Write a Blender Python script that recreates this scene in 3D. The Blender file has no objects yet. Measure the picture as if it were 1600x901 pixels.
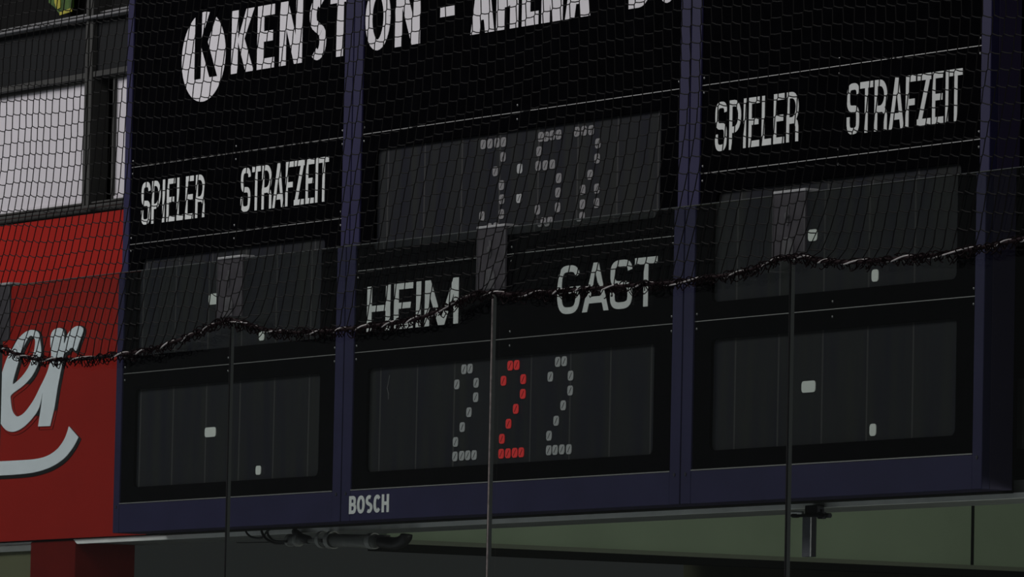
import bpy, bmesh, math, random
from mathutils import Vector, Matrix

# ------------------------------------------------------------------ camera
SC = bpy.context.scene
COL = SC.collection
FPX = 10958.13
YAW, PITCH, ROLL = [math.radians(a) for a in (-58.600946, 4.3395684, 1.1866726)]
CAM = Vector((20.28546, -12.38184, 1.59654))
FW = Vector((math.sin(YAW) * math.cos(PITCH), math.cos(YAW) * math.cos(PITCH), math.sin(PITCH)))
_r = FW.cross(Vector((0, 0, 1))).normalized()
_u = _r.cross(FW)
RT = _r * math.cos(ROLL) + _u * math.sin(ROLL)
UP = -_r * math.sin(ROLL) + _u * math.cos(ROLL)
cd = bpy.data.cameras.new('camera')
cam = bpy.data.objects.new('camera', cd)
COL.objects.link(cam)
m = Matrix((RT, UP, -FW)).transposed().to_4x4()
m.translation = CAM
cam.matrix_world = m
cd.sensor_width = 36
cd.lens = FPX / 1600 * 36
cd.clip_start = .5
cd.clip_end = 200
SC.camera = cam

# ------------------------------------------------------------------ light
SC.view_settings.view_transform = 'Standard'
SC.view_settings.look = 'None'
SC.view_settings.gamma = 1
SC.view_settings.use_curve_mapping = False
SC.view_settings.exposure = 0
w = bpy.data.worlds.new('world')
SC.world = w
w.use_nodes = True
w.node_tree.nodes['Background'].inputs[0].default_value = (.95, 1, 1, 1)
w.node_tree.nodes['Background'].inputs[1].default_value = .02


def area(name, loc, target, size, power, col=(1, 1, 1)):
    l = bpy.data.lights.new(name, 'AREA')
    l.shape = 'RECTANGLE'
    l.size, l.size_y = size
    l.energy = power
    l.color = col
    o = bpy.data.objects.new(name, l)
    COL.objects.link(o)
    o.location = loc
    o.rotation_euler = (Vector(target) - Vector(loc)).to_track_quat('-Z', 'Y').to_euler()
    return o


area('hall_light', (-8, -6, 8.5), (-2, 0, 3.4), (5, 2.5), 395, (1, .975, .99))
area('hall_light', (0, -12, 11), (1, 0, 3.4), (6, 3), 10, (1, .98, .98))
area('hall_light', (2, -10, 12), (2, -7, 0), (10, 5), 420, (1, .99, .98))
area('hall_light', (11, -8, 8), (2.5, 0, 3.4), (4, 2), 80, (1, .97, 1))  # unseen fill added from the right to lift the dark cabinet side
area('cross_wall_fill', (3.6, 1.5, 2.42), (-1.6, 1.9, 2.5), (.8, .3), 42, (1, 1, .93))  # unseen fill added to brighten the green cross wall

# ------------------------------------------------------------------ helpers


def P(x, y, Y=0.0):
    """where the line of sight through a photo pixel meets the upright plane at depth Y"""
    d = FW * FPX + RT * (x - 800) - UP * (y - 450.5)
    return CAM + d * ((Y - CAM.y) / d.y)


def PG(x, y, Y=0.0):
    """the same for what is seen through the rink glass, which shifts the view sideways"""
    return P(x + 4.5, y, Y)


MATS = {}


def mat(name, col, rough=.6, spec=.3, metal=0., emit=None, es=0., noise=0., nscale=8., bump=0.):
    if name in MATS:
        return MATS[name]
    M = bpy.data.materials.new(name)
    M.use_nodes = True
    nt = M.node_tree
    b = nt.nodes['Principled BSDF']
    b.inputs['Roughness'].default_value = rough
    b.inputs['Specular IOR Level'].default_value = spec
    b.inputs['Metallic'].default_value = metal
    b.inputs['Base Color'].default_value = (*col, 1)
    if emit:
        b.inputs['Emission Color'].default_value = (*emit, 1)
        b.inputs['Emission Strength'].default_value = es
    if noise:
        tc = nt.nodes.new('ShaderNodeTexCoord')
        nz = nt.nodes.new('ShaderNodeTexNoise')
        nz.inputs['Scale'].default_value = nscale
        nz.inputs['Detail'].default_value = 6
        nt.links.new(tc.outputs['Object'], nz.inputs['Vector'])
        rp = nt.nodes.new('ShaderNodeMapRange')
        rp.inputs['From Min'].default_value = .3
        rp.inputs['From Max'].default_value = .7
        rp.inputs['To Min'].default_value = 1 - noise
        rp.inputs['To Max'].default_value = 1 + noise
        nt.links.new(nz.outputs['Fac'], rp.inputs['Value'])
        mx = nt.nodes.new('ShaderNodeVectorMath')
        mx.operation = 'SCALE'
        mx.inputs[0].default_value = col
        nt.links.new(rp.outputs['Result'], mx.inputs['Scale'])
        nt.links.new(mx.outputs['Vector'], b.inputs['Base Color'])
        if bump:
            bp = nt.nodes.new('ShaderNodeBump')
            bp.inputs['Strength'].default_value = bump
            bp.inputs['Distance'].default_value = .002
            nt.links.new(nz.outputs['Fac'], bp.inputs['Height'])
            nt.links.new(bp.outputs['Normal'], b.inputs['Normal'])
    MATS[name] = M
    return M


mat('blue_frame', (.028, .026, .072), .5, .1, noise=.1, nscale=5)
mat('blue_body', (.042, .035, .075), .6, .1, noise=.1, nscale=3)
mat('black_panel', (.0026, .0026, .0034), .7, .0, noise=.25, nscale=12)
mat('letter_white', (.86, .83, .86), .6, .2)
mat('letter_pale', (.76, .78, .76), .6, .2, noise=.05, nscale=30)
mat('aluminium', (.42, .42, .41), .4, .5, .6)
mat('screw_dark', (.02, .02, .03), .5, .4)
mat('rivet_grey', (.3, .3, .3), .35, .5, .6)
mat('dot_grey', (.24, .235, .24), .6, .2, noise=.15, nscale=200)
mat('dot_pale', (.42, .43, .43), .6, .2, emit=(.9, 1, .95), es=.0, noise=.1, nscale=200)
mat('dot_red', (.5, .02, .02), .6, .2, emit=(1, .05, .05), es=.2)
mat('dot_lit', (.6, .63, .59), .6, .2, emit=(.95, 1, .93), es=.07)
mat('dot_line', (.05, .05, .05), .7, .1)
mat('dot_line_red', (.12, .01, .01), .7, .1)
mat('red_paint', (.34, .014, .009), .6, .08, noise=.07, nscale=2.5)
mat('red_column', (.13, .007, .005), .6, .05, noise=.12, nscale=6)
mat('sign_white', (.86, .92, .97), .6, .2, noise=.04, nscale=20)
mat('sign_black', (.006, .006, .007), .6, .2)
mat('dark_metal', (.009, .010, .011), .6, .1, noise=.12, nscale=4)
mat('frame_grey', (.05, .05, .047), .6, .15, noise=.15, nscale=5)
mat('rail_light', (.2, .2, .205), .4, .5, .3)
mat('dark_wall', (.004, .004, .004), .8, .1, noise=.25, nscale=2)
mat('blind_white', (.66, .63, .66), .8, .1, noise=.03, nscale=6)
mat('reveal_black', (.008, .008, .007), .8, .1)
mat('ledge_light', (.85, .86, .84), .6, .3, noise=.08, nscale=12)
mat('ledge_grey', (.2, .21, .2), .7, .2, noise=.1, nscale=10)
mat('green_paint', (.135, .138, .08), .75, .1, noise=.07, nscale=3)
mat('green_wall', (.34, .42, .3), .75, .2, noise=.07, nscale=3)
mat('green_trim', (.2, .22, .17), .7, .2)
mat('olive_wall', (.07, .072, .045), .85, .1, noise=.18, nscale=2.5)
mat('joint_black', (.008, .009, .008), .8, .1)
mat('cord_black', (.017, .016, .0155), .8, .15)
mat('loop_dark', (.014, .009, .01), .9, .05)
mat('rope_dark', (.03, .018, .02), .85, .1, noise=.4, nscale=120)
mat('cord_white', (.75, .70, .68), .7, .2, noise=.2, nscale=60)
mat('clamp_grey', (.10, .094, .104), .5, .3, noise=.15, nscale=30)
mat('clamp_edge', (.7, .7, .7), .4, .5)
mat('clamp_tab', (.15, .15, .155), .5, .4, noise=.2, nscale=60)
mat('gasket', (.01, .01, .01), .7, .2)
mat('sealant', (.42, .36, .34), .6, .3, noise=.3, nscale=90)
mat('glass_edge_glint', (.16, .17, .17), .4, .4)
mat('ice', (.6, .64, .68), .3, .5, noise=.05, nscale=3)
mat('board_white', (.5, .5, .5), .4, .4)
mat('cable_black', (.012, .012, .013), .5, .3)
mat('pipe_grey', (.18, .185, .175), .5, .3, noise=.1, nscale=40)
mat('clip_grey', (.32, .325, .31), .5, .3)
mat('bracket_grey', (.12, .12, .14), .5, .4, noise=.1, nscale=30)
mat('bracket_dark', (.009, .009, .012), .7, .05)
mat('sign_green', (.05, .10, .02), .6, .2, noise=.5, nscale=25)
mat('sign_yellow', (.4, .36, .05), .6, .2, noise=.2, nscale=25)


def display_mat():
    M = mat('display', (.028, .029, .033), .6, .03)
    nt = M.node_tree
    b = nt.nodes['Principled BSDF']
    tc = nt.nodes.new('ShaderNodeTexCoord')
    mp = nt.nodes.new('ShaderNodeMapping')
    mp.inputs['Scale'].default_value = (4.5, 1, .5)
    nz = nt.nodes.new('ShaderNodeTexNoise')
    nz.inputs['Scale'].default_value = 3
    nz.inputs['Detail'].default_value = 5
    nt.links.new(tc.outputs['Object'], mp.inputs['Vector'])
    nt.links.new(mp.outputs['Vector'], nz.inputs['Vector'])
    r = nt.nodes.new('ShaderNodeValToRGB')
    r.color_ramp.elements[0].position = .35
    r.color_ramp.elements[0].color = (.018, .019, .026, 1)
    r.color_ramp.elements[1].position = .65
    r.color_ramp.elements[1].color = (.026, .028, .027, 1)
    nt.links.new(nz.outputs['Fac'], r.inputs['Fac'])
    # the seams between the lamp modules
    wv = nt.nodes.new('ShaderNodeTexWave')
    wv.wave_type = 'BANDS'
    wv.bands_direction = 'X'
    wv.inputs['Scale'].default_value = 1.25
    nt.links.new(tc.outputs['Object'], wv.inputs['Vector'])
    gt = nt.nodes.new('ShaderNodeMath')
    gt.operation = 'GREATER_THAN'
    gt.inputs[1].default_value = .997
    nt.links.new(wv.outputs['Fac'], gt.inputs[0])
    mx = nt.nodes.new('ShaderNodeMix')
    mx.data_type = 'RGBA'
    nt.links.new(gt.outputs[0], mx.inputs['Factor'])
    nt.links.new(r.outputs['Color'], mx.inputs['A'])
    mx.inputs['B'].default_value = (.055, .055, .055, 1)
    nt.links.new(mx.outputs['Result'], b.inputs['Base Color'])


display_mat()


def glass_mat():
    M = mat('rink_glass', (.70, .75, .72), 0, .5)
    b = M.node_tree.nodes['Principled BSDF']
    b.inputs['Transmission Weight'].default_value = 1
    b.inputs['IOR'].default_value = 1.5


glass_mat()


def link(name, me, parent=None, mats=()):
    for k in mats:
        me.materials.append(MATS[k])
    o = bpy.data.objects.new(name, me)
    COL.objects.link(o)
    if parent is not None:
        o.parent = parent
        o.matrix_parent_inverse = parent.matrix_world.inverted()
    return o


def tag(o, label=None, cat=None, group=None, kind=None):
    if label: o['label'] = label
    if cat: o['category'] = cat
    if group: o['group'] = group
    if kind: o['kind'] = kind
    return o


def empty(name, loc, label, cat, group=None):
    o = bpy.data.objects.new(name, None)
    o.location = loc
    o.empty_display_size = .05
    COL.objects.link(o)
    o.matrix_world = Matrix.Translation(loc)
    return tag(o, label, cat, group)


class MB:
    def __init__(s, layered=False):
        s.v, s.f, s.m = [], [], []
        s.layered, s.step = layered, 0

    def poly(s, pts, faces, mi=0):
        n = len(s.v)
        s.v += [tuple(p) for p in pts]
        for f in faces:
            s.f.append([n + i for i in f])
            s.m.append(mi)
        return s

    def hexa(s, p, mi=0):
        """p: 4 corners front (counter-clockwise seen from -Y), 4 behind"""
        return s.poly(p, [(0, 1, 2, 3), (7, 6, 5, 4), (0, 4, 5, 1), (1, 5, 6, 2), (2, 6, 7, 3), (3, 7, 4, 0)], mi)

    def box(s, x0, x1, y0, y1, z0, z1, mi=0):
        return s.hexa([(x0, y0, z0), (x1, y0, z0), (x1, y0, z1), (x0, y0, z1),
                       (x0, y1, z0), (x1, y1, z0), (x1, y1, z1), (x0, y1, z1)], mi)

    def prism(s, pts, y0, y1, mi=0):
        """outline in (x, z) extruded from y0 (front) to y1"""
        y0 -= s.step * 4e-5
        s.step = (s.step + 1) % 9 if s.layered else 0
        n = len(pts)
        a = sum(pts[i][0] * pts[(i + 1) % n][1] - pts[(i + 1) % n][0] * pts[i][1] for i in range(n))
        if a < 0: pts = pts[::-1]
        v = [(x, y0, z) for x, z in pts] + [(x, y1, z) for x, z in pts]
        f = [list(range(n)), list(range(2 * n - 1, n - 1, -1))]
        f += [(i, n + i, n + (i + 1) % n, (i + 1) % n) for i in range(n)]
        return s.poly(v, f, mi)

    def tube(s, pts, r, n=6, mi=0, closed=False):
        pts = [Vector(p) for p in pts]
        rr = r if hasattr(r, '__len__') else [r] * len(pts)
        k = len(pts)
        base = len(s.v)
        prev = None
        for i, p in enumerate(pts):
            if closed: t = pts[(i + 1) % k] - pts[i - 1]
            else: t = pts[min(i + 1, k - 1)] - pts[max(i - 1, 0)]
            t.normalize()
            if prev is None:
                a = Vector((0, 1, 0)) if abs(t.y) < .9 else Vector((0, 0, 1))
                prev = (a - t * a.dot(t)).normalized()
            else:
                prev = (prev - t * prev.dot(t)).normalized()
            b = t.cross(prev)
            for j in range(n):
                an = 2 * math.pi * j / n
                s.v.append(tuple(p + (prev * math.cos(an) + b * math.sin(an)) * rr[i]))
        for i in range(k if closed else k - 1):
            i2 = (i + 1) % k
            for j in range(n):
                s.f.append([base + i * n + j, base + i * n + (j + 1) % n, base + i2 * n + (j + 1) % n, base + i2 * n + j])
                s.m.append(mi)
        if not closed:
            s.f.append([base + j for j in range(n)][::-1]); s.m.append(mi)
            s.f.append([base + (k - 1) * n + j for j in range(n)]); s.m.append(mi)
        return s

    def build(s, name, mats, parent=None, smooth=False, bevel=0, seg=2):
        me = bpy.data.meshes.new(name)
        me.from_pydata(s.v, [], s.f)
        for p, i in zip(me.polygons, s.m):
            p.material_index = i
            p.use_smooth = smooth
        me.validate()
        if bevel:
            b = bmesh.new()
            b.from_mesh(me)
            bmesh.ops.bevel(b, geom=list(b.edges), offset=bevel, segments=seg, affect='EDGES', profile=.5)
            b.to_mesh(me)
            b.free()
        me.update()
        return link(name, me, parent, (mats,) if isinstance(mats, str) else mats)


def filled(name, outlines, y0, y1, matname, parent=None, grow=0.0):
    """flat shape with holes: outlines in (x, z), given thickness from y0 to y1"""
    cu = bpy.data.curves.new(name, 'CURVE')
    cu.dimensions = '2D'
    cu.fill_mode = 'BOTH'
    cu.extrude = (y1 - y0) / 2
    cu.offset = grow
    for pts in outlines:
        sp = cu.splines.new('POLY')
        sp.points.add(len(pts) - 1)
        for q, (x, z) in zip(sp.points, pts):
            q.co = (x, z, 0, 1)
        sp.use_cyclic_u = True
    t = bpy.data.objects.new('t', cu)
    COL.objects.link(t)
    me = bpy.data.meshes.new_from_object(t.evaluated_get(bpy.context.evaluated_depsgraph_get()))
    bpy.data.objects.remove(t)
    bpy.data.curves.remove(cu)
    for v in me.vertices:
        x, z, d = v.co
        v.co = (x, (y0 + y1) / 2 - d, z)
    me.name = name
    me.materials.clear()
    return link(name, me, parent, (matname,))


def rrect(x0, x1, z0, z1, r, n=5):
    pts = []
    for cx, cz, a in ((x1 - r, z0 + r, -90), (x1 - r, z1 - r, 0), (x0 + r, z1 - r, 90), (x0 + r, z0 + r, 180)):
        for i in range(n + 1):
            t = math.radians(a + 90 * i / n)
            pts.append((cx + r * math.cos(t), cz + r * math.sin(t)))
    return pts


def spline(pts, n=6, closed=True):
    """Catmull-Rom through the points"""
    out = []
    k = len(pts)
    for i in range(k if closed else k - 1):
        g = lambda j: pts[j % k] if closed else pts[max(0, min(k - 1, j))]
        p0, p1, p2, p3 = g(i - 1), g(i), g(i + 1), g(i + 2)
        for q in range(n):
            t = q / n
            out.append(tuple(.5 * (2 * b + (c - a) * t + (2 * a - 5 * b + 4 * c - d) * t * t + (3 * b - a - 3 * c + d) * t ** 3)
                             for a, b, c, d in zip(p0, p1, p2, p3)))
    if not closed: out.append(pts[-1])
    return out


# ------------------------------------------------------------------ letters
def stroke(M, path, wx, wz, y0, y1):
    """a broad pen of width wx (sideways) and wz (upright) drawn along path"""
    L, Rr = [], []
    k = len(path)
    for i in range(k):
        a, b = path[max(0, i - 1)], path[min(k - 1, i + 1)]
        dx, dz = b[0] - a[0], b[1] - a[1]
        l = math.hypot(dx, dz) or 1
        nx, nz = -dz / l, dx / l
        L.append((path[i][0] + nx * wx / 2, path[i][1] + nz * wz / 2))
        Rr.append((path[i][0] - nx * wx / 2, path[i][1] - nz * wz / 2))
    for i in range(k - 1):
        M.prism([L[i], L[i + 1], Rr[i + 1], Rr[i]], y0, y1)


def arc(cx, cz, rx, rz, a0, a1, n=8, p=2.0):
    o = []
    for i in range(n + 1):
        t = math.radians(a0 + (a1 - a0) * i / n)
        c, s = math.cos(t), math.sin(t)
        o.append((cx + rx * math.copysign(abs(c) ** (2 / p), c), cz + rz * math.copysign(abs(s) ** (2 / p), s)))
    return o


def glyph(M, ch, x0, x1, z0, z1, wx, wz, y0, y1, p=3.0):
    """p: how square the bowls are (2 round, 3.2 squarish)"""
    W, H = x1 - x0, z1 - z0
    xi0, xi1, zi0, zi1 = x0 + wx / 2, x1 - wx / 2, z0 + wz / 2, z1 - wz / 2
    zm = z0 + H * .5
    V = lambda x, a=z0, b=z1: M.prism([(x - wx / 2, a), (x + wx / 2, a), (x + wx / 2, b), (x - wx / 2, b)], y0, y1)
    Hh = lambda z, a=x0, b=x1: M.prism([(a, z - wz / 2), (b, z - wz / 2), (b, z + wz / 2), (a, z + wz / 2)], y0, y1)
    D = lambda xa, za, xb, zb, w=1.0: M.prism([(xa - wx * w / 2, za), (xa + wx * w / 2, za), (xb + wx * w / 2, zb), (xb - wx * w / 2, zb)], y0, y1)
    S = lambda path: stroke(M, path, wx, wz, y0, y1)
    xc = (x0 + x1) / 2
    rx = (xi1 - xi0) / 2
    if ch == 'I':
        M.prism([(x0, z0), (x1, z0), (x1, z1), (x0, z1)], y0, y1)
    elif ch == '-':
        M.prism([(x0, z0), (x1, z0), (x1, z1), (x0, z1)], y0, y1)
    elif ch == 'E':
        V(xi0); Hh(zi0); Hh(zi1, x0, x1 - W * .02); Hh(zm + H * .01, x0, x1 - W * .1)
    elif ch == 'F':
        V(xi0); Hh(zi1); Hh(zm - H * .02, x0, x1 - W * .08)
    elif ch == 'L':
        V(xi0); Hh(zi0)
    elif ch == 'T':
        V(xc); Hh(zi1)
    elif ch == 'H':
        V(xi0); V(xi1); Hh(zm)
    elif ch == 'N':
        V(xi0); V(xi1); D(xi1 - wx * .1, z0, xi0 + wx * .1, z1, 1.15)
    elif ch == 'M':
        V(xi0); V(xi1); D(xc - wx * .1, z0, xi0 + wx * .1, z1, 1.1); D(xc + wx * .1, z0, xi1 - wx * .1, z1, 1.1)
    elif ch == 'Z':
        Hh(zi0); Hh(zi1); D(x0 + wx * .65, z0, x1 - wx * .65, z1, 1.3)
    elif ch == 'A':
        D(x0 + wx * .55, z0, xc, z1, 1.1); D(x1 - wx * .55, z0, xc, z1, 1.1)
        zb = z0 + H * (.24 if p > 2.5 else .3)
        Hh(zb, x0 + W * .17, x1 - W * .17)
    elif ch == 'K':
        V(xi0)
        zj = z0 + H * .52
        M.prism([(x0 + wx * .95, zj), (x0 + wx * .95 + wx * .55, zj - H * .02), (x0 + wx * 1.95, zj), (x1, z1), (x1 - wx * 1.25, z1)], y0, y1)
        M.prism([(x0 + wx * .95, zj), (x0 + wx * 1.95, zj + H * .03), (x1 + wx * .05, z0), (x1 - wx * 1.2, z0)], y0, y1)
    elif ch in 'PRB':
        V(xi0)
        zb = z0 + H * (.40 if ch == 'P' else .43) if ch != 'B' else z0 + H * .52
        for (a, b, xe) in (((zb, zi1, xi1),) if ch != 'B' else ((zb, zi1, xi1 - W * .05), (zi0, zb, xi1))):
            rz = (b - a) / 2
            r = min((xe - xi0) * .6, rz * (.8 if p > 2.5 else 1))
            rr = min(rz, r * 1.6)
            S([(xi0, b), (xe - r, b)] + arc(xe - r, b - rr, r, rr, 90, 0, 6)[1:] + arc(xe - r, a + rr, r, rr, 0, -90, 6) + [(xi0, a)])
        if ch == 'R':
            if p > 2.5: S([(xi0, zb), (xi1 - W * .25, zb), (xi1 - W * .06, zb - H * .06), (xi1, zb - H * .14), (xi1, z0)])
            elif W < 3 * wx: V(xi1, z0, zb)
            else: D(xi1, z0, xi0 + W * .3, zb + wz * .3, 1.1)
    elif ch in 'OC':
        rz = (zi1 - zi0) / 2
        cz = (z0 + z1) / 2
        if ch == 'O': S(arc(xc, cz, rx, rz, 0, 360, 40, p))
        else: S(arc(xc, cz, rx, rz, 40, 320, 30, p))
    elif ch == 'G':
        rz = (zi1 - zi0) / 2
        cz = (z0 + z1) / 2
        S(arc(xc, cz, rx, rz, 30, 360, 34, p))
        M.prism([(xc, cz - wz * .6), (x1, cz - wz * .6), (x1, cz + wz * .4), (xc, cz + wz * .4)], y0, y1)
    elif ch == 'S':
        rz = (zi1 - zi0) / 4
        c1, c2 = zi1 - rz, zi0 + rz
        if p > 2.5:
            S(arc(xc, c1, rx, rz, 8, 270, 26, p)[:-1] + [(xc, zm)] + arc(xc, c2, rx, rz, 90, -188, 26, p)[1:])
        else:
            S(arc(xc, c1, rx, rz, 50, 225, 16) + [(xc, zm)] + arc(xc, c2, rx, rz, 45, -130, 16))


def word(name, parent, letters, z0, z1, wx, wz, matname, yf, g=False, p=3.2, ref=None, thick=.0015):
    """letters: (character, left px, right px) read along the foot of the word; ref(x) gives the foot's height in the photo"""
    M = MB(True)
    for ch, a, b in letters:
        f = PG if g else P
        xa, xb = f(a, ref(a), yf).x, f(b, ref(b), yf).x
        zz0, zz1 = z0, z1
        if ch == '-': zz0, zz1 = z0 + .061, z0 + .095
        glyph(M, ch, xa, xb, zz0, zz1, wx, wz, yf, yf + thick, p)
    return M.build(name, matname, parent)


lin = lambda x0, y0, x1, y1: (lambda x: y0 + (x - x0) * (y1 - y0) / (x1 - x0))

# ------------------------------------------------------------------ the setting
YW = .2          # plane of the painted wall the scoreboard hangs on
ZL = 2.636       # underside of that wall

b = MB().box(-14, 14, -24, -.2, -.05, 0)
tag(b.build('floor', 'ice'), kind='structure')


def xzg(pts, Y=YW, g=False):
    f = PG if g else P
    return [(f(x, y, Y).x, f(x, y, Y).z) for x, y in pts]


# dark upper wall, left of the scoreboard and behind it
zr = 3.882                                     # top of the red panel
XL, XR = -5.2, 6.5
zwb = sum(P(x, y, YW).z for x, y in ((0, 334), (135, 316.5))) / 2      # window sill line
zwt = sum(P(x, y, YW).z for x, y in ((0, 152), (139, 131))) / 2        # window head line
xa = P(138, 220, YW).x                         # right edge of first window
xb, xc_ = P(151.5, 220, YW).x, P(177, 220, YW).x   # post and dark gap
zrl = sum(P(x, y, YW).z for x, y in ((0, 57), (140, 34))) / 2          # bright rail
M = MB()
M.box(XL, XR, YW + .25, YW + .3, ZL + .02, 5.4)
tag(M.build('wall_back', 'dark_wall'), kind='structure')


def window(n, x0, x1):
    e = bpy.data.objects.new('window_%d' % n, None)
    COL.objects.link(e)
    e.location = ((x0 + x1) / 2, YW, zwb)
    e.matrix_world = Matrix.Translation(e.location)
    tag(e, kind='structure')
    t = .012
    F = MB().box(x0 - t, x0, YW + .0, YW + .03, zwb - t, zwt + t).box(x1, x1 + t, YW + .0, YW + .03, zwb - t, zwt + t)
    F.box(x0, x1, YW, YW + .03, zwb - t, zwb).box(x0, x1, YW, YW + .03, zwt, zwt + t)
    F.build('window_frame', 'frame_grey', e)
    Bm = MB()
    # roller blind with a light ripple
    k = 24
    pts = [(x0 + (x1 - x0) * i / k, YW + .012 + .0015 * math.sin(i * 1.9), z) for z in (zwb, zwt) for i in range(k + 1)]
    Bm.poly(pts, [(i, i + 1, k + 2 + i, k + 1 + i) for i in range(k)])
    Bm.poly([(x, y + .002, z) for x, y, z in pts], [(k + 1 + i, k + 2 + i, i + 1, i) for i in range(k)])
    Bm.box(x0, x1, YW + .006, YW + .016, zwb, zwb + .012)
    Bm.build('blind', 'blind_white', e)


window(1, XL + .05, xa)
window(2, xc_, -2.55)
M = MB().box(xb, xc_ - .012, YW + .07, YW + .1, zwb, zwt)
tag(M.build('trim_1', 'reveal_black'), kind='structure')
# upright post between the windows, running up past the rail
M = MB().box(xa + .012, xb, YW - .03, YW + .05, zwb - .02, 5.3)
M.box(xa + .03, xa + .045, YW - .036, YW - .03, zwb - .02, 5.3)
tag(M.build('trim_2', 'frame_grey', bevel=.003), kind='structure')
# sill band between windows and red panel
M = MB().box(XL, -2.5, YW - .02, YW + .05, zr + .045, zwb - .012).box(XL, -2.5, YW + .0, YW + .05, zr, zr + .045)
M.box(XL, -2.5, YW - .035, YW - .02, zwb - .03, zwb - .018)
tag(M.build('trim_3', 'frame_grey', bevel=.003), kind='structure')
# dark fascia above the windows with two bright rails on its head
M = MB().box(XL, -2.5, YW - .01, YW + .05, zwt + .04, zrl - .004).box(XL, -2.5, YW - .025, YW + .05, zwt + .014, zwt + .038, 1)
tag(M.build('trim_4', ('dark_metal', 'frame_grey'), bevel=.002), kind='structure')
M = MB().box(XL, -2.5, YW - .05, YW - .01, zrl - .002, zrl + .007)
M.box(XL, -2.5, YW - .0, YW + .02, zrl + .022, zrl + .03)
tag(M.build('trim_5', 'rail_light', bevel=.002), kind='structure')

# small green and yellow poster above the rail
e = empty('wall_poster', (P(100, 10, YW + .2).x, YW + .2, P(100, 22, YW + .2).z),
          'small green and yellow poster on the dark wall above the white blinds', 'poster')
q = lambda pts, Y: [(P(x, y, Y).x, P(x, y, Y).z) for x, y in pts]
Y1 = YW + .2
MB().prism(q([(76, -60), (113, -64), (112, 12), (94, 24), (86, 12), (76, 4)], Y1), Y1, Y1 + .01).build('sheet', 'sign_green', e)
MB().prism(q([(84, -60), (94, -61), (94, 12), (89, 15), (85, 4)], Y1 - .003), Y1 - .003, Y1).prism(
    q([(93, 19), (112, 12), (112, 18), (93, 24)], Y1 - .003), Y1 - .003, Y1).build('yellow_print', 'sign_yellow', e)

# long ledge under the wall: pale front strip, grey underside
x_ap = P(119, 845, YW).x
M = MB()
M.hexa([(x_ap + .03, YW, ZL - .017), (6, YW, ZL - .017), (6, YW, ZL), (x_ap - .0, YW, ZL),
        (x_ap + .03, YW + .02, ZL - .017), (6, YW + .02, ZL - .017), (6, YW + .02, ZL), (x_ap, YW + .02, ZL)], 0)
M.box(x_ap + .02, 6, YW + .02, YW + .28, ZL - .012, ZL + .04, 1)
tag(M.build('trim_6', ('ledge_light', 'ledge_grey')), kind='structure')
# wall above ledge, behind the scoreboard
M = MB().box(-2.6, 6, YW + .1, YW + .25, ZL + .04, 5.4)
tag(M.build('wall_rear', 'dark_wall'), kind='structure')

# red column carrying the red panel
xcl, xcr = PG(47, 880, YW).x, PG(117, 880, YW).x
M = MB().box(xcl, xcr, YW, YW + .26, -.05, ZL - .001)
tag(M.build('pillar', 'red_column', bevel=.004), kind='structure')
# green wall left of the column with a pale strip on its head
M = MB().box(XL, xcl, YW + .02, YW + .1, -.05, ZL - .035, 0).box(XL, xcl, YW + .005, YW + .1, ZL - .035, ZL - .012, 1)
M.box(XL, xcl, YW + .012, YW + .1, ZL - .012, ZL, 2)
tag(M.build('wall_left', ('green_paint', 'ledge_grey', 'ledge_light')), kind='structure')

# pale green cross wall running back under the scoreboard, and its foot trim
fb = PG(604, 847, .48)
zf, xf = fb.z, fb.x
M = MB().box(xf - .1, xf, .48, 4.6, zf + .012, ZL + .3)
tag(M.build('wall_right', 'green_wall'), kind='structure')
M = MB().box(xf - .1, xf + .015, .46, 4.6, zf - .004, zf + .012).box(xf - .1, xf - .005, .46, 4.6, zf - .03, zf - .004, 1)
tag(M.build('trim_7', ('green_trim', 'joint_black')), kind='structure')
# dark joint in that wall
yj = .48
for i in range(400):
    v = Vector((xf, yj, zf + .1)) - CAM
    if 800 + FPX * v.dot(RT) / v.dot(FW) > 1519.5: break
    yj += .01
M = MB().box(xf - .001, xf + .004, yj, yj + .012, zf + .012, ZL + .3)
tag(M.build('trim_8', 'joint_black'), kind='structure')
# olive wall at the back of the space below
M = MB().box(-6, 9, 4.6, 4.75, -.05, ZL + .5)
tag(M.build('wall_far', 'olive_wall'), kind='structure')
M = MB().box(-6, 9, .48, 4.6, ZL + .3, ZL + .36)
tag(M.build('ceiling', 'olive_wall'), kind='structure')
M = MB().box(-14, 14, -.2, 5, -.1, -.05)
tag(M.build('floor_rear', 'olive_wall'), kind='structure')

# ------------------------------------------------------------------ red advertising board
e = empty('advertising_board', (-3.7, YW, ZL), 'red advertising board with white script letters, left of the scoreboard', 'advertising board')
MB().box(XL, -2.5, YW - .012, YW, ZL + .004, zr).build('panel', 'red_paint', e, bevel=.002)
yS = YW - .012
T = lambda pts: [(PG(x / 4, 450 + y / 4, yS).x, PG(x / 4, 450 + y / 4, yS).z) for x, y in pts]
OUT = [(255, 330), (250, 290), (235, 270), (200, 262), (165, 275), (130, 305), (95, 350), (70, 395), (40, 460), (15, 540),
       (0, 620), (-15, 700), (-12, 780), (0, 830), (40, 885), (90, 898), (150, 870), (210, 810), (250, 745), (272, 650)]
OUT2 = [(400, 440), (410, 405), (430, 395), (442, 378), (462, 374), (480, 392), (500, 340), (525, 270), (520, 248), (495, 237),
        (462, 250), (430, 285), (412, 335), (404, 345), (406, 300), (400, 262), (372, 250), (338, 265), (322, 300), (320, 350),
        (325, 420), (308, 500), (285, 560), (255, 620), (215, 700), (165, 770), (130, 798), (105, 800), (82, 765), (72, 700), (78, 665),
        (150, 610), (205, 550), (240, 480), (262, 400), (255, 330)]


def openspl(p, n=4): return spline(p, n, closed=False)


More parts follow.
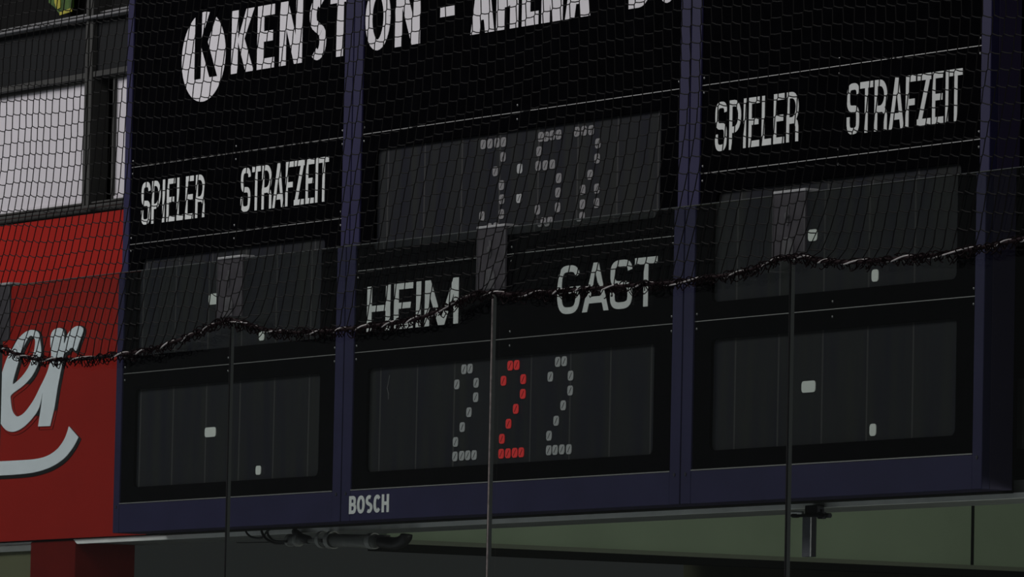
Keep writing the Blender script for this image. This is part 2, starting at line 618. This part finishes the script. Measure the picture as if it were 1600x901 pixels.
outer = T(openspl(OUT)[:-1] + [(272, 650), (262, 740), (243, 865), (318, 862), (345, 750), (365, 620)] + openspl(OUT2)[:-1])
hole = T(spline([(188, 303), (160, 350), (138, 400), (115, 480), (92, 560), (85, 598), (100, 592), (140, 555), (180, 500), (208, 430),
                 (222, 370), (224, 325), (210, 302)], 4))
T3 = lambda pts: [(PG(x / 3.45, 640 + y / 3.45, yS).x, PG(x / 3.45, 640 + y / 3.45, yS).z) for x, y in pts]
swoosh = T3(openspl([(-220, 282), (-100, 280), (0, 278), (120, 272), (200, 265), (260, 248), (310, 215), (345, 170), (365, 125), (375, 90)])
            + openspl([(427, 148), (400, 200), (350, 262), (280, 308), (200, 335), (120, 347), (0, 355), (-100, 360), (-220, 363)]))
filled('lettering', [outer, hole], yS - .004, yS - .002, 'sign_white', e)
sh = lambda pts, dx, dz: [(x + dx, z + dz) for x, z in pts]
o = filled('lettering_shadow', [sh(outer, .012, -.006), sh(hole, .012, -.006)], yS - .002, yS, 'sign_black', e, grow=.007)
tag(o, 'black drop shadow around the script letters')
o = filled('underline', [swoosh], yS - .004, yS - .002, 'sign_white', e)
o = filled('underline_shadow', [sh(swoosh, .010, -.009)], yS - .002, yS, 'sign_black', e, grow=.005)
tag(o, 'black drop shadow of the white underline')

# ------------------------------------------------------------------ scoreboard
ZA, ZB, ZBC, ZC, ZD, ZE = [v + 3.4 for v in (.602, .313, .117, -.171, -.655, -.764)]
ZT = 4.95
YP = .006                                       # face of the black panels
GAP = .004


def cabinet(label, x0, xp0, xp1, x1, zmid):
    e = empty('scoreboard_cabinet', ((x0 + x1) / 2, .05, ZE), label, 'scoreboard', 'scoreboard cabinets')
    g = .003
    x0 += g; x1 -= g
    MB().box(x0, x1, .03, .115, ZE, ZT).build('cabinet_body', 'blue_body', e, bevel=.002)
    for a, b_ in ((x0, xp0), (xp1, x1)):
        MB().box(a, b_, 0, .03, ZE, ZT).build('side_post', 'blue_frame', e, bevel=.0025)
    MB().box(xp0, xp1, .0008, .03, ZE, ZD - .002).build('bottom_rail', 'blue_frame', e, bevel=.002)
    MB().box(xp0, xp1, -.001, .02, ZD - .002, ZD + .0015).build('rail_edge', 'aluminium', e)
    for sx in ((x0 + xp0) / 2, (x1 + xp1) / 2):
        MB().tube([(sx, -.002, ZD - .012), (sx, .002, ZD - .012)], .006, 8).build('screw', 'screw_dark', e)
    lines = [ZC, zmid, ZA]
    for z in lines:
        MB().box(xp0, xp1, YP - .001, YP + .01, z - .0012, z + .0012).build('panel_seam', 'aluminium', e)
        for fx in (.012, (xp1 - xp0) * .505, (xp1 - xp0) - .012):
            for s in (-1, 1):
                if abs(z - ZC) < .001 and fx > .1 and fx < 1 and False: continue
                R = MB()
                c = (xp0 + fx, z + s * .024)
                R.tube([(c[0], YP + .001, c[1]), (c[0], YP - .0015, c[1]), (c[0], YP - .003, c[1])], [.0042, .0042, .002], 8)
                R.build('rivet', 'rivet_grey', e, smooth=True)
    return e


def panel(e, x0, x1, z0, z1, hole=None):
    o = [[(x0 + .0005, z0 + .002), (x1 - .0005, z0 + .002), (x1 - .0005, z1 - .002), (x0 + .0005, z1 - .002)]]
    if hole: o.append(rrect(*hole, .022))
    pn = filled('display_panel' if hole else 'panel', o, YP, YP + .012, 'black_panel', e)
    d = None
    if hole:
        d = MB().box(hole[0] - .01, hole[1] + .01, YP + .012, YP + .02, hole[2] - .01, hole[3] + .01).build('display_window', 'display', pn)
    return pn, d


def hole_from(pts, g):
    """tl, tr, br, bl pixels of a display window"""
    f = PG if g else P
    q = [f(x, y, YP) for x, y in pts]
    return ((q[0].x + q[3].x) / 2, (q[1].x + q[2].x) / 2, (q[2].z + q[3].z) / 2, (q[0].z + q[1].z) / 2)


def dot(M, x, z, w=.034, h=.033, mi=0, line=True):
    y1, y0 = YP + .012, YP + .0095
    M.prism(rrect(x - w / 2, x + w / 2, z - h / 2, z + h / 2, min(w, h) * .3, 3), y0, y1, mi)
    if line:
        t = .003
        M.prism([(x - w * .22 - t / 2, z - h * .3), (x - w * .22 + t / 2, z - h * .3), (x + w * .22 + t / 2, z + h * .3), (x + w * .22 - t / 2, z + h * .3)],
                y0 - .0006, y0, mi + 1)


def digit(e, name, pix, g, mats, lab=None, line=True):
    f = PG if g else P
    M = MB()
    for x, y in pix:
        p_ = f(x, y, YP + .0095)
        dot(M, p_.x, p_.z, mi=0, line=line)
    o = M.build(name, mats, e)
    if lab: o['label'] = lab
    return o


# --- left cabinet
XS = dict(L0=-2.807, L1=-2.757, A2=-1.172, S1=-1.11, A3=-1.043, A4=1.029, S2=1.093, A5=1.157, A6=2.738, A7=2.793)
cl = cabinet('left scoreboard cabinet with the round K logo and SPIELER and STRAFZEIT in smaller letters', XS['L0'], XS['L1'], XS['A2'], XS['S1'], ZB)
hp, _ = panel(cl, XS['L1'], XS['A2'], ZA, ZT)
lp, _ = panel(cl, XS['L1'], XS['A2'], ZB, ZA)
d1, w1 = panel(cl, XS['L1'], XS['A2'], ZC, ZB, hole_from([(220.5, 404), (510, 371), (502, 529.5), (215.5, 556)], False))
d2, w2 = panel(cl, XS['L1'], XS['A2'], ZD, ZC, hole_from([(211, 607), (500, 584), (497, 742), (208.5, 762)], True))
yl = YP - .0015
# round logo: white disc with a black K
c = P(318, 88.5, yl)
rd = .166
M = MB()
M.prism([(c.x + rd * math.cos(t * math.pi / 32), c.z + rd * math.sin(t * math.pi / 32)) for t in range(64)], yl, YP)
lg = M.build('logo_disc', 'letter_white', hp)
K = lambda pts: [(P(270 + x / 5.3, y / 5.3, yl).x, P(270 + x / 5.3, y / 5.3, yl).z) for x, y in pts]
M = MB(True)
M.prism(K([(192, 60), (246, 52), (229, 652), (180, 660)]), yl - .0015, yl)
M.prism(K([(243, 310), (326, 50), (392, 44), (288, 348), (250, 372)]), yl - .0015, yl)
M.prism(K([(232, 366), (243, 310), (288, 340), (366, 628), (304, 637)]), yl - .0015, yl)
M.build('logo_letter', 'black_panel', lg)
kb = lin(361, 115, 735, 54)
ZK0, ZK1 = 4.293, 4.5245
word('lettering', hp, [('K', 360.6, 395.5), ('E', 401, 428), ('N', 436, 471.5), ('S', 482.5, 509), ('T', 514.5, 546.5)], ZK0, ZK1, .048, .038, 'letter_white', yl, ref=kb, p=2.25)
word('lettering', lp, [('S', 220, 234), ('P', 236.3, 250), ('I', 253, 256.5), ('E', 259.7, 272.5), ('L', 275.4, 286.8), ('E', 289, 301.5), ('R', 304.7, 319)],
     3.781, 3.940, .0165, .0195, 'letter_pale', yl, ref=lin(220, 351, 320, 339))
word('lettering', lp, [('S', 375.5, 390.5), ('T', 392.8, 406), ('R', 408.3, 423.5), ('A', 425.3, 443), ('F', 445.4, 457.5), ('Z', 459, 474.5),
                       ('E', 477, 490), ('I', 492.2, 495.8), ('T', 497, 512.5)],
     3.781, 3.941, .0165, .0195, 'letter_pale', yl, ref=lin(376, 331, 512, 314))

# --- centre cabinet
cc = cabinet('wide centre scoreboard cabinet with game clock, HEIM and GAST and red and grey score digits', XS['S1'], XS['A3'], XS['A4'], XS['S2'], ZBC)
hp2, _ = panel(cc, XS['A3'], XS['A4'], ZA, ZT)
d3, w3 = panel(cc, XS['A3'], XS['A4'], ZBC, ZA, hole_from([(588, 232), (1034, 172), (1030, 345), (583, 387)], False))
lp2, _ = panel(cc, XS['A3'], XS['A4'], ZC, ZBC)
d4, w4 = panel(cc, XS['A3'], XS['A4'], ZD, ZC, hole_from([(574, 572), (1022, 540), (1020, 710), (571, 737)], True))
word('lettering', hp2, [('O', 570, 609), ('N', 616.7, 656)], ZK0, ZK1, .048, .038, 'letter_white', yl, ref=kb, p=2.0)
word('dash', hp2, [('-', 687, 710)], ZK0 + .018, ZK1, .048, .038, 'letter_white', yl, ref=kb)
word('lettering', hp2, [('A', 735, 772), ('R', 775, 809.4), ('E', 815, 841), ('N', 845.6, 879), ('A', 882.7, 922)], ZK0, ZK1, .054, .046, 'letter_white', yl, ref=kb, p=2.0)
word('lettering', hp2, [('B', 982, 1017), ('O', 1026, 1059)], ZK0, ZK1, .054, .046, 'letter_white', yl, ref=kb, p=2.0)
word('lettering', lp2, [('H', 572.7, 609), ('E', 614.8, 644.8), ('I', 649.4, 656.8), ('M', 663, 715.5)], 3.298, 3.457, .032, .021, 'letter_pale', yl, g=True, ref=lin(577, 517.5, 720, 505.3))
word('lettering', lp2, [('G', 870, 906), ('A', 909.4, 950.6), ('S', 952.8, 987), ('T', 990.8, 1026)], 3.294, 3.457, .028, .022, 'letter_pale', yl, g=True, ref=lin(885, 490, 1012, 479))
o = word('lettering', cc, [('B', 545, 556.2), ('O', 557.5, 569.5), ('S', 571, 581.6), ('C', 583.3, 594.5), ('H', 596, 607.4)], 2.6605, 2.7235, .0165, .0125, 'letter_pale', -.0007, g=True, p=2.2,
         ref=lin(550, 803.4, 612, 799.8))
o['label'] = 'small pale maker lettering on the blue bottom rail'

Z3 = lambda L: [(730 + x / 4.743, 180 + y / 4.743) for x, y in L]
Z4 = lambda L: [(690 + x / 4.743, 540 + y / 4.743) for x, y in L]
DG = ('dot_grey', 'dot_line')
digit(w3, 'clock_digit', Z3([(118, 215), (168, 210), (220, 204), (268, 198), (265, 308), (207, 415), (253, 518), (255, 622), (252, 732), (108, 748), (162, 835), (210, 830)]), False, DG, 'grey dotted clock digit three')
digit(w3, 'clock_colon', Z3([(388, 395)]), False, ('dot_pale', 'dot_line'), line=False)
digit(w3, 'clock_colon', Z3([(383, 613)]), False, ('dot_pale', 'dot_line'))
digit(w3, 'clock_digit', Z3([(545, 160), (585, 158), (630, 148), (677, 143), (532, 267), (525, 374), (578, 370), (630, 364), (678, 465), (672, 572), (669, 682), (520, 700), (563, 792), (612, 788)]), False, DG, 'grey dotted clock digit five')
digit(w3, 'clock_digit', Z3([(812, 122), (865, 115), (918, 110), (968, 208), (962, 320), (910, 440), (855, 552), (960, 543), (853, 660), (958, 650), (850, 752)]), False, DG, 'grey dotted clock digit, last of the clock')
DP = ('dot_pale', 'dot_line')
digit(w4, 'score_digit', Z4([(165, 175), (210, 170), (112, 287), (255, 275), (252, 382), (202, 493), (152, 603), (102, 713), (98, 820), (148, 815), (193, 812), (240, 810)]), True, DP, 'grey dotted digit two under HEIM')
digit(w4, 'score_digit', Z4([(507, 148), (555, 143), (457, 260), (603, 248), (600, 357), (548, 468), (494, 578), (445, 690), (440, 800), (490, 797), (540, 793), (588, 790)]), True,
      ('dot_red', 'dot_line_red'), 'red dotted digit two in the middle')
digit(w4, 'score_digit', Z4([(860, 120), (908, 115), (805, 230), (955, 222), (952, 332), (900, 442), (848, 556), (795, 667), (793, 775), (840, 772), (890, 768), (942, 767)]), True, DP, 'grey dotted digit two under GAST')
# scratch on the lower display
M = MB()
sc = [PG(x, y, YP + .0115) for x, y in ((609, 586), (607, 598), (605, 606), (607, 615), (607, 624))]
M.tube(sc, .0013, 4)
M.build('scratch', 'dot_grey', w4)

# --- right cabinet
cr = cabinet('right scoreboard cabinet with bare black header and SPIELER and STRAFZEIT in larger letters', XS['S2'], XS['A5'], XS['A6'], XS['A7'], ZB)
hp3, _ = panel(cr, XS['A5'], XS['A6'], ZA, ZT)
lp3, _ = panel(cr, XS['A5'], XS['A6'], ZB, ZA)
d5, w5 = panel(cr, XS['A5'], XS['A6'], ZC, ZB, hole_from([(1114, 299), (1498, 254.5), (1494, 437), (1112, 471)], True))
d6, w6 = panel(cr, XS['A5'], XS['A6'], ZD, ZC, hole_from([(1112, 526), (1495, 501), (1492, 680), (1107, 704)], True))
word('lettering', lp3, [('S', 1116.8, 1135), ('P', 1138.9, 1157), ('I', 1161, 1165), ('E', 1169.2, 1186), ('L', 1189.4, 1204.5), ('E', 1208, 1224.8), ('R', 1228.2, 1247)],
     3.779, 3.940, .0165, .0205, 'letter_pale', yl, ref=lin(1120, 236, 1246, 220))
word('lettering', lp3, [('S', 1322.5, 1342), ('T', 1342.9, 1363), ('R', 1365.6, 1385.4), ('A', 1388.6, 1411.9), ('F', 1414.5, 1429.8), ('Z', 1432.4, 1453.8),
                        ('E', 1455.9, 1473.7), ('I', 1476.7, 1481), ('T', 1482.6, 1503)],
     3.778, 3.940, .0165, .0205, 'letter_pale', yl, ref=lin(1330, 209.7, 1493, 188))


def lamp(w_, x, y, pw, ph, g=True):
    """a lit block pw by ph pixels wide"""
    a, b_ = PG(x - pw / 2, y, YP + .0095), PG(x + pw / 2, y, YP + .0095)
    t, u = PG(x, y - ph / 2, YP + .0095), PG(x, y + ph / 2, YP + .0095)
    M = MB()
    dot(M, (a.x + b_.x) / 2, (t.z + u.z) / 2, b_.x - a.x, t.z - u.z, 0, False)
    M.build('lit_block', ('dot_lit', 'dot_line'), w_)


lamp(w1, 335, 467, 18, 17)
lamp(w1, 408.5, 525, 8, 14)
lamp(w2, 328.3, 675, 17, 15)
lamp(w2, 403.3, 734.5, 8, 14)
lamp(w5, 1269.5, 367.5, 14, 18)
lamp(w5, 1367, 430.5, 10.5, 19)
lamp(w6, 1263, 604, 21.5, 18)
lamp(w6, 1363.5, 671.5, 10, 19)

# dark mounting rail behind the cabinets' feet
M = MB().box(PG(232, 833, .13).x, 2.7,   .118, .186, ZE - .003, ZE + .05)
tag(M.build('mounting_rail', 'joint_black', bevel=.002), 'long dark steel rail behind the feet of the scoreboard cabinets', 'mounting rail')

# ------------------------------------------------------------------ cables, pipe and bracket below the scoreboard
Yc = .17
C3 = lambda L, Y=Yc: [PG(370 + x / 5.714, 800 + y / 5.714, Y) for x, y in L]


def cable(px, label, r=.004, Y=Yc):
    pts = [Vector(p) for p in spline([tuple(v) for v in C3(px, Y)], 6, False)]
    tag(MB().tube(pts, r, 6).build('cable', 'cable_black', smooth=True), label, 'cable')


cable([(75, 120), (85, 180), (130, 220), (200, 232), (240, 215), (270, 170), (310, 145), (345, 120)], 'black cable looping under the blue cabinet, furthest from the grey pipe')
cable([(218, 120), (225, 180), (260, 235), (320, 270), (380, 280), (445, 275)], 'black cable crossing the others and running low to the grey pipe', .005, Yc - .012)
cable([(285, 120), (275, 185), (300, 230), (345, 258), (445, 262)], 'black cable dropping steeply before it runs to the grey pipe', .0045, Yc - .024)
cable([(0, 272), (80, 272), (180, 270), (300, 268)], 'thin black cable running level below the looped cables', .002, Yc + .012)

yp = Yc
e = empty('service_pipe', C3([(800, 270)])[0], 'grey plastic pipe clipped under the scoreboard, black elbow at one end', 'pipe')
p0, p1 = C3([(470, 265), (1330, 278)])
pa, pb_, pc = C3([(520, 262), (880, 262), (1290, 272)])
rp = .024
MB().tube([C3([(830, 252)])[0], C3([(1250, 262)])[0]], rp, 16).build('pipe', 'pipe_grey', e, smooth=True)
M = MB()
M.tube(C3([(640, 248), (760, 248)]), .005, 8)
M.tube(C3([(640, 262), (760, 262)]), .005, 8)
M.build('inner_wires', 'pipe_grey', e, smooth=True)
MB().tube(C3([(470, 250), (540, 248), (590, 248)]), [.02, .02, .014], 12).build('coupling', 'pipe_grey', e, smooth=True)
for x in (470, 540):
    MB().tube(C3([(x, 250), (x + 18, 250)]), .0235, 14).build('pipe_clip', 'clip_grey', e, smooth=True)


def ring(x, y, r, wid):
    c_ = C3([(x, y)])[0]
    M = MB()
    n = 20
    for k, (ra, off) in enumerate(((r, 0), (r, wid))):
        pass
    pts = []
    for i in range(n):
        t = 2 * math.pi * i / n
        cy, cz = math.cos(t), math.sin(t)
        pts += [(c_.x, c_.y + cy * r, c_.z + cz * r), (c_.x + wid, c_.y + cy * r, c_.z + cz * r),
                (c_.x + wid, c_.y + cy * (r - .004), c_.z + cz * (r - .004)), (c_.x, c_.y + cy * (r - .004), c_.z + cz * (r - .004))]
    fs = []
    for i in range(n):
        a, b_ = i * 4, ((i + 1) % n) * 4
        for j in range(4):
            fs.append((a + j, a + (j + 1) % 4, b_ + (j + 1) % 4, b_ + j))
    M.poly(pts, fs)
    M.build('pipe_clip', 'clip_grey', e)


ring(758, 245, .031, .022)
ring(835, 250, .032, .026)
ring(1195, 258, .029, .03)
MB().tube([Vector(p) for p in C3([(515, 168), (532, 186), (580, 225), (640, 245)])], [.012, .013, .014, .015], 10).build('cable_sleeve', 'cable_black', e, smooth=True)
el = spline([tuple(v) for v in C3([(1290, 262), (1350, 272), (1410, 278), (1470, 262), (1508, 228), (1515, 195)])], 5, False)
MB().tube(el, [.022] * (len(el) - 1) + [.019], 12).build('elbow', 'cable_black', e, smooth=True)
MB().box(*sorted([C3([(1275, 200)])[0].x, C3([(1350, 200)])[0].x]), Yc - .02, Yc + .01, C3([(1300, 225)])[0].z, C3([(1300, 205)])[0].z).build('elbow_clip', 'cable_black', e)
MB().box(pa.x, pc.x, Yc + .018, YW + .0, pb_.z - .004, pb_.z + .004).build('hanger_bar', 'ledge_grey', e)

# grey plate hanging from the ledge on a bolt
Yb = .17
T6 = lambda x, y: PG(1200 + x / 6.39, 760 + y / 6.39, Yb)
e = empty('hanging_bracket', T6(420, 270), 'grey metal plate hanging from the ledge on a dark cross bolt', 'bracket')
a_, b_ = T6(345, 290), T6(425, 290)
t_, u_ = T6(400, 285), T6(400, 700)
MB().box(a_.x, b_.x, Yb, Yb + .004, u_.z, t_.z).build('plate', 'bracket_grey', e)
MB().box(a_.x, b_.x - .0005, Yb + .004, Yb + .024, u_.z, t_.z).build('plate_shaded_side', 'bracket_dark', e)  # the plate's own side in shade, painted dark as a separate box
MB().box(T6(365, 240).x, T6(490, 240).x, Yb + .0, Yb + .028, T6(400, 285).z, ZL - .01).build('clamp_head', 'bracket_dark', e, bevel=.003)
M = MB().tube([T6(240, 290), T6(620, 285)], .0055, 8)
M.tube([T6(515, 288), T6(560, 288)], .013, 6).tube([T6(585, 288), T6(618, 288)], .009, 6).tube([T6(250, 290), T6(300, 290)], .008, 6)
M.build('cross_bolt', 'bracket_dark', e)
MB().tube([T6(235, 262), T6(345, 262)], .006, 8).build('spacer', 'ledge_light', e, smooth=True)
MB().tube([T6(540, 288), T6(540, 225)], .007, 8).build('hook', 'bracket_dark', e, smooth=True)

# thin grey post on the dark wall right of the scoreboard
yq = YW + .02
pp = [PG(x, y, yq) for x, y in ((1590, 592), (1593, 700))]
M = MB().box(pp[0].x, pp[0].x + .03, yq, yq + .05, pp[1].z, pp[0].z)
tag(M.build('conduit_post', 'frame_grey', bevel=.002), 'thin grey upright strip on the dark wall beside the scoreboard end', 'post')

# ------------------------------------------------------------------ rink glass
YG = -4.33
TG = .02
ZG = 2.906
ZGB = 1.25
JX = [4.632, 5.822, 7.012, 8.202]
PW = 1.19
names = ['rink glass pane at the far left, in front of the red board edge',
         'rink glass pane across the red board and the left SPIELER display',
         'rink glass pane in front of the left STRAFZEIT displays and the word HEIM',
         'rink glass pane in front of the word GAST and the right SPIELER displays',
         'rink glass pane in front of the right STRAFZEIT displays and cabinet end']
for i in range(5):
    xa_ = JX[0] - PW + i * PW + .0035
    xb_ = JX[0] + i * PW - .0035
    e = empty('rink_glass', ((xa_ + xb_) / 2, YG, ZGB), names[i], 'glass pane', 'rink glass panes')
    MB().box(xa_, xb_, YG, YG + TG, ZGB, ZG - .0002).build('glass', 'rink_glass', e)
    MB().box(xa_, xb_, YG - .0004, YG + TG, ZG, ZG + .0016).build('top_edge_glint', 'glass_edge_glint', e)  # pale strip imitates the light the glass edge catches
glab = ['black sealing strip between glass panes at the far left frame edge',
        'black sealing strip between glass panes in front of the left cabinet',
        'dark and pale sealing strip between glass panes beside the red score digit',
        'black sealing strip between glass panes in front of the right cabinet']
for i, x in enumerate(JX):
    e = empty('joint_strip', (x, YG, ZGB), glab[i], 'sealing strip', 'strips between the glass panes')
    MB().box(x - .0034, x + .0006, YG - .0008, YG + TG + .001, ZGB, ZG - .1).build('gasket', 'gasket', e)
    MB().box(x + .0008, x + .0034, YG - (.0022 if i == 2 else .0006), YG + TG, ZGB, ZG - .1).build('seal', 'sealant' if i == 2 else 'dark_metal', e)
M = MB().box(2, 12, YG - .05, YG + .08, 0, ZGB - .03).box(2, 12, YG - .07, YG + .1, ZGB - .03, ZGB)
tag(M.build('dasher_board', 'board_white', bevel=.004), 'white rink board that the glass panes stand in', 'rink board')

clab = ['grey glass clamp at the far left edge in front of the red board',
        'grey glass clamp in front of the left cabinet display',
        'grey glass clamp between HEIM and GAST below the clock',
        'grey glass clamp in front of the right SPIELER display']
for i, x in enumerate(JX):
    e = empty('glass_clamp', (x, YG, ZG), clab[i], 'glass clamp', 'clamps on the glass joints')
    h = .136
    hw = .0615
    MB().box(x - hw, x + hw, YG - .006, YG - .0012, ZG - h, ZG + .003).build('front_plate', 'clamp_grey', e, bevel=.0015)
    MB().box(x - hw, x + .015, YG + TG + .001, YG + TG + .006, ZG - h, ZG + .003).build('back_plate', 'clamp_grey', e, bevel=.0015)
    MB().box(x - hw, x + hw, YG - .008, YG + TG + .006, ZG + .003, ZG + .0085).build('cap', 'clamp_edge', e, bevel=.001)
    MB().box(x + hw - .004, x + hw - .0005, YG - .0072, YG - .006, ZG - h, ZG + .002).build('rim', 'clamp_tab', e)
    MB().box(x - hw + .0005, x - hw + .0018, YG - .0072, YG - .006, ZG - h, ZG + .002).build('rim', 'clamp_tab', e)
    MB().prism([(x - .022, ZG - h + .002), (x + .02, ZG - h + .002), (x + .02, ZG - h + .03), (x + .012, ZG - h + .046), (x - .018, ZG - h + .046)],
               YG - .009, YG - .006).build('tab', 'clamp_tab', e, bevel=.001)
    M = MB().tube([(x - .004, YG - .012, ZG - .045), (x - .004, YG - .006, ZG - .045)], .0065, 10)
    M.prism([(x - .009, ZG - .025), (x + .001, ZG - .025), (x - .001, ZG - .06), (x - .005, ZG - .066)], YG - .008, YG - .006)
    M.build('bolt', 'clamp_tab', e)

# ------------------------------------------------------------------ net
random.seed(4)
YN = YG - .03
ROPE = [(-60, 520), (0, 541), (30, 554), (60, 561), (120, 561), (180, 555), (240, 545), (300, 524), (340, 506), (365, 500), (400, 511), (440, 519), (500, 518), (560, 512),
        (600, 507), (650, 499), (700, 480), (740, 462), (770, 457), (800, 460), (850, 457), (900, 453), (950, 449), (1000, 445), (1060, 441), (1100, 435), (1160, 426),
        (1200, 412), (1232, 402), (1260, 403), (1290, 408), (1350, 409), (1400, 404), (1450, 400), (1500, 393), (1540, 386), (1600, 373), (1680, 355)]
RP = [(P(x, y, YN).x, P(x, y, YN).z) for x, y in ROPE]
RP = [(3.2, 2.75), (3.44, 2.765), (3.75, 2.73), (4.1, 2.705)] + RP
RS = spline(RP, 8, False)


def rope_z(X):
    if X <= RS[0][0]: return RS[0][1]
    for a, b_ in zip(RS, RS[1:]):
        if a[0] <= X <= b_[0]:
            t = (X - a[0]) / (b_[0] - a[0])
            return a[1] + (b_[1] - a[1]) * t
    return RS[-1][1]


def tab(X, T_):
    if X <= T_[0][0]: return T_[0][1]
    for a, b_ in zip(T_, T_[1:]):
        if X <= b_[0]:
            return a[1] + (b_[1] - a[1]) * (X - a[0]) / (b_[0] - a[0])
    return T_[-1][1]


TU = [(4.58, .12), (5.7, .14), (6.4, .10), (7.35, .06), (8.35, .035), (9.1, .03)]
TL = [(4.58, .27), (5.7, .24), (6.4, .20), (7.35, .21), (8.35, .23), (9.1, .2)]


def lean(X, z):
    t = min(1, max(0, (3.27 - z) / .33))
    t = t * t * (3 - 2 * t)
    return 1.95 * (tab(X, TU) * (1 - t) + tab(X, TL) * t - .02)


TZ = [(4.35, .01), (4.58, 0), (5.7, -.04), (6.3, -.05), (6.7, -.038), (7.5, .012), (7.8, .018), (8.3, .01), (9.1, -.028), (9.8, -.06)]
CW, CH = .0372, .0352
ZTOP = 3.9
N0, N1 = 3.28, 9.75
ncol = int((N1 - N0) / CW)
wob = [random.uniform(-1, 1) for _ in range(4000)]


def strand(i):
    """nodes of one upright cord: (x, z, is_upper) per row from the top down to the rope"""
    X = N0 + i * CW + .003 * math.sin(i * .9)
    nodes = []
    z = ZTOP
    X += 0
    r = 0
    path = []
    while True:
        zr_ = ZTOP + tab(X, TZ) - r * CH + .004 * math.sin(i * .21 + r * .5) + .003 * math.sin(i * .47) + .0012 * wob[(i * 7 + r * 13) % 4000]
        # step down following the lean
        while z > zr_:
            st = min(.01, z - zr_)
            X -= lean(X, z) * st
            z -= st
        zr0 = rope_z(X)
        if z < zr0 + .012: break
        hh = z - zr0
        x_, z_ = X, z
        for xb_ in JX:
            d = X - xb_
            if abs(d) < .5:
                w_ = math.exp(-hh / .07) * math.exp(-((d - .03) / .13) ** 2)
                x_ -= (d - .005) * .8 * w_
                z_ -= .025 * math.exp(-hh / .12) * math.exp(-(d / .1) ** 2)
        j = .0010 * wob[(i * 31 + r * 17) % 4000]
        path.append((x_ + .0022 + j, z_ + .0023))
        path.append((x_ - .0022 + j, z_ - .0023))
        r += 1
    return path, X


NT = MB()
e = empty('safety_net', (7, YN, 2.9), 'black knotless safety net hanging above the rink glass, its foot laced to a sagging rope', 'net')
paths = []
r_c = .00138
for i in range(ncol):
    pth, xe = strand(i)
    paths.append(pth)
    if len(pth) < 2: continue
    xe2 = xe
    for xb_ in JX:
        d = xe - xb_
        if abs(d) < .4: xe2 -= (d - .0) * .8 * math.exp(-((d - .03) / .13) ** 2)
    pts = [(x, YN + .006 * math.sin(z * 9 + i * .1), z) for x, z in pth] + [(xe2, YN - .002, rope_z(xe2))]
    NT.tube(pts, r_c, 4)
for i in range(ncol - 1):
    a, b_ = paths[i], paths[i + 1]
    for r in range(min(len(a), len(b_)) // 2):
        # from the upper node of this cord to the lower node of the next
        p_, q_ = a[2 * r], b_[2 * r + 1]
        f_ = lambda v, k: (v[0], YN + .006 * math.sin(v[1] * 9 + k * .1), v[1])
        A, B = Vector(f_(p_, i)), Vector(f_(q_, i + 1))
        mid = (A + B) / 2 + Vector((0, 0, -.0012))
        NT.tube([A, mid, B], r_c * .9, 4)
NT.build('netting', 'cord_black', e)
# rope
rp_pts = [(x, YN - .003, z) for x, z in RS]
MB().tube(rp_pts, .0042, 8).build('rope', 'rope_dark', e, smooth=True)
# pale lacing cord wound round the rope
L_ = []
s = 0.
ph = 0.
for a, b_ in zip(RS, RS[1:]):
    n = 6
    for k in range(n):
        t = k / n
        x, z = a[0] + (b_[0] - a[0]) * t, a[1] + (b_[1] - a[1]) * t
        ph += (1 + .35 * math.sin(x * 7) + .3 * math.sin(x * 19)) * math.hypot(b_[0] - a[0], b_[1] - a[1]) / n * 46
        L_.append((x, YN - .003 -   .0052 * math.cos(ph), z + .0045 * math.sin(ph)))
MB().tube(L_, .0017, 5).build('lacing_cord', 'cord_white', e, smooth=True)
# curled spare mesh hanging along the rope
M = MB()
x = N0
while x < 9.3:
    x += random.uniform(.003, .016)
    z = rope_z(x)
    r1, r2 = random.uniform(.007, .018), random.uniform(.005, .013)
    a0 = random.uniform(0, 6.28)
    yy = YN - .006 + random.uniform(-.006, .006)
    cx = x + random.uniform(-.004, .004)
    cz = z - r2 * random.uniform(.1, .9)
    tilt = random.uniform(-.6, .6)
    pts = []
    for k in range(12):
        t = a0 + 2 * math.pi * k / 13
        u, v = r1 * math.cos(t), r2 * math.sin(t)
        pts.append((cx + u * math.cos(tilt) - v * math.sin(tilt), yy + .003 * math.sin(t * 2), cz + u * math.sin(tilt) + v * math.cos(tilt)))
    M.tube(pts, .0014, 4)
o = M.build('curled_loops', 'loop_dark', e)
o['kind'] = 'stuff'
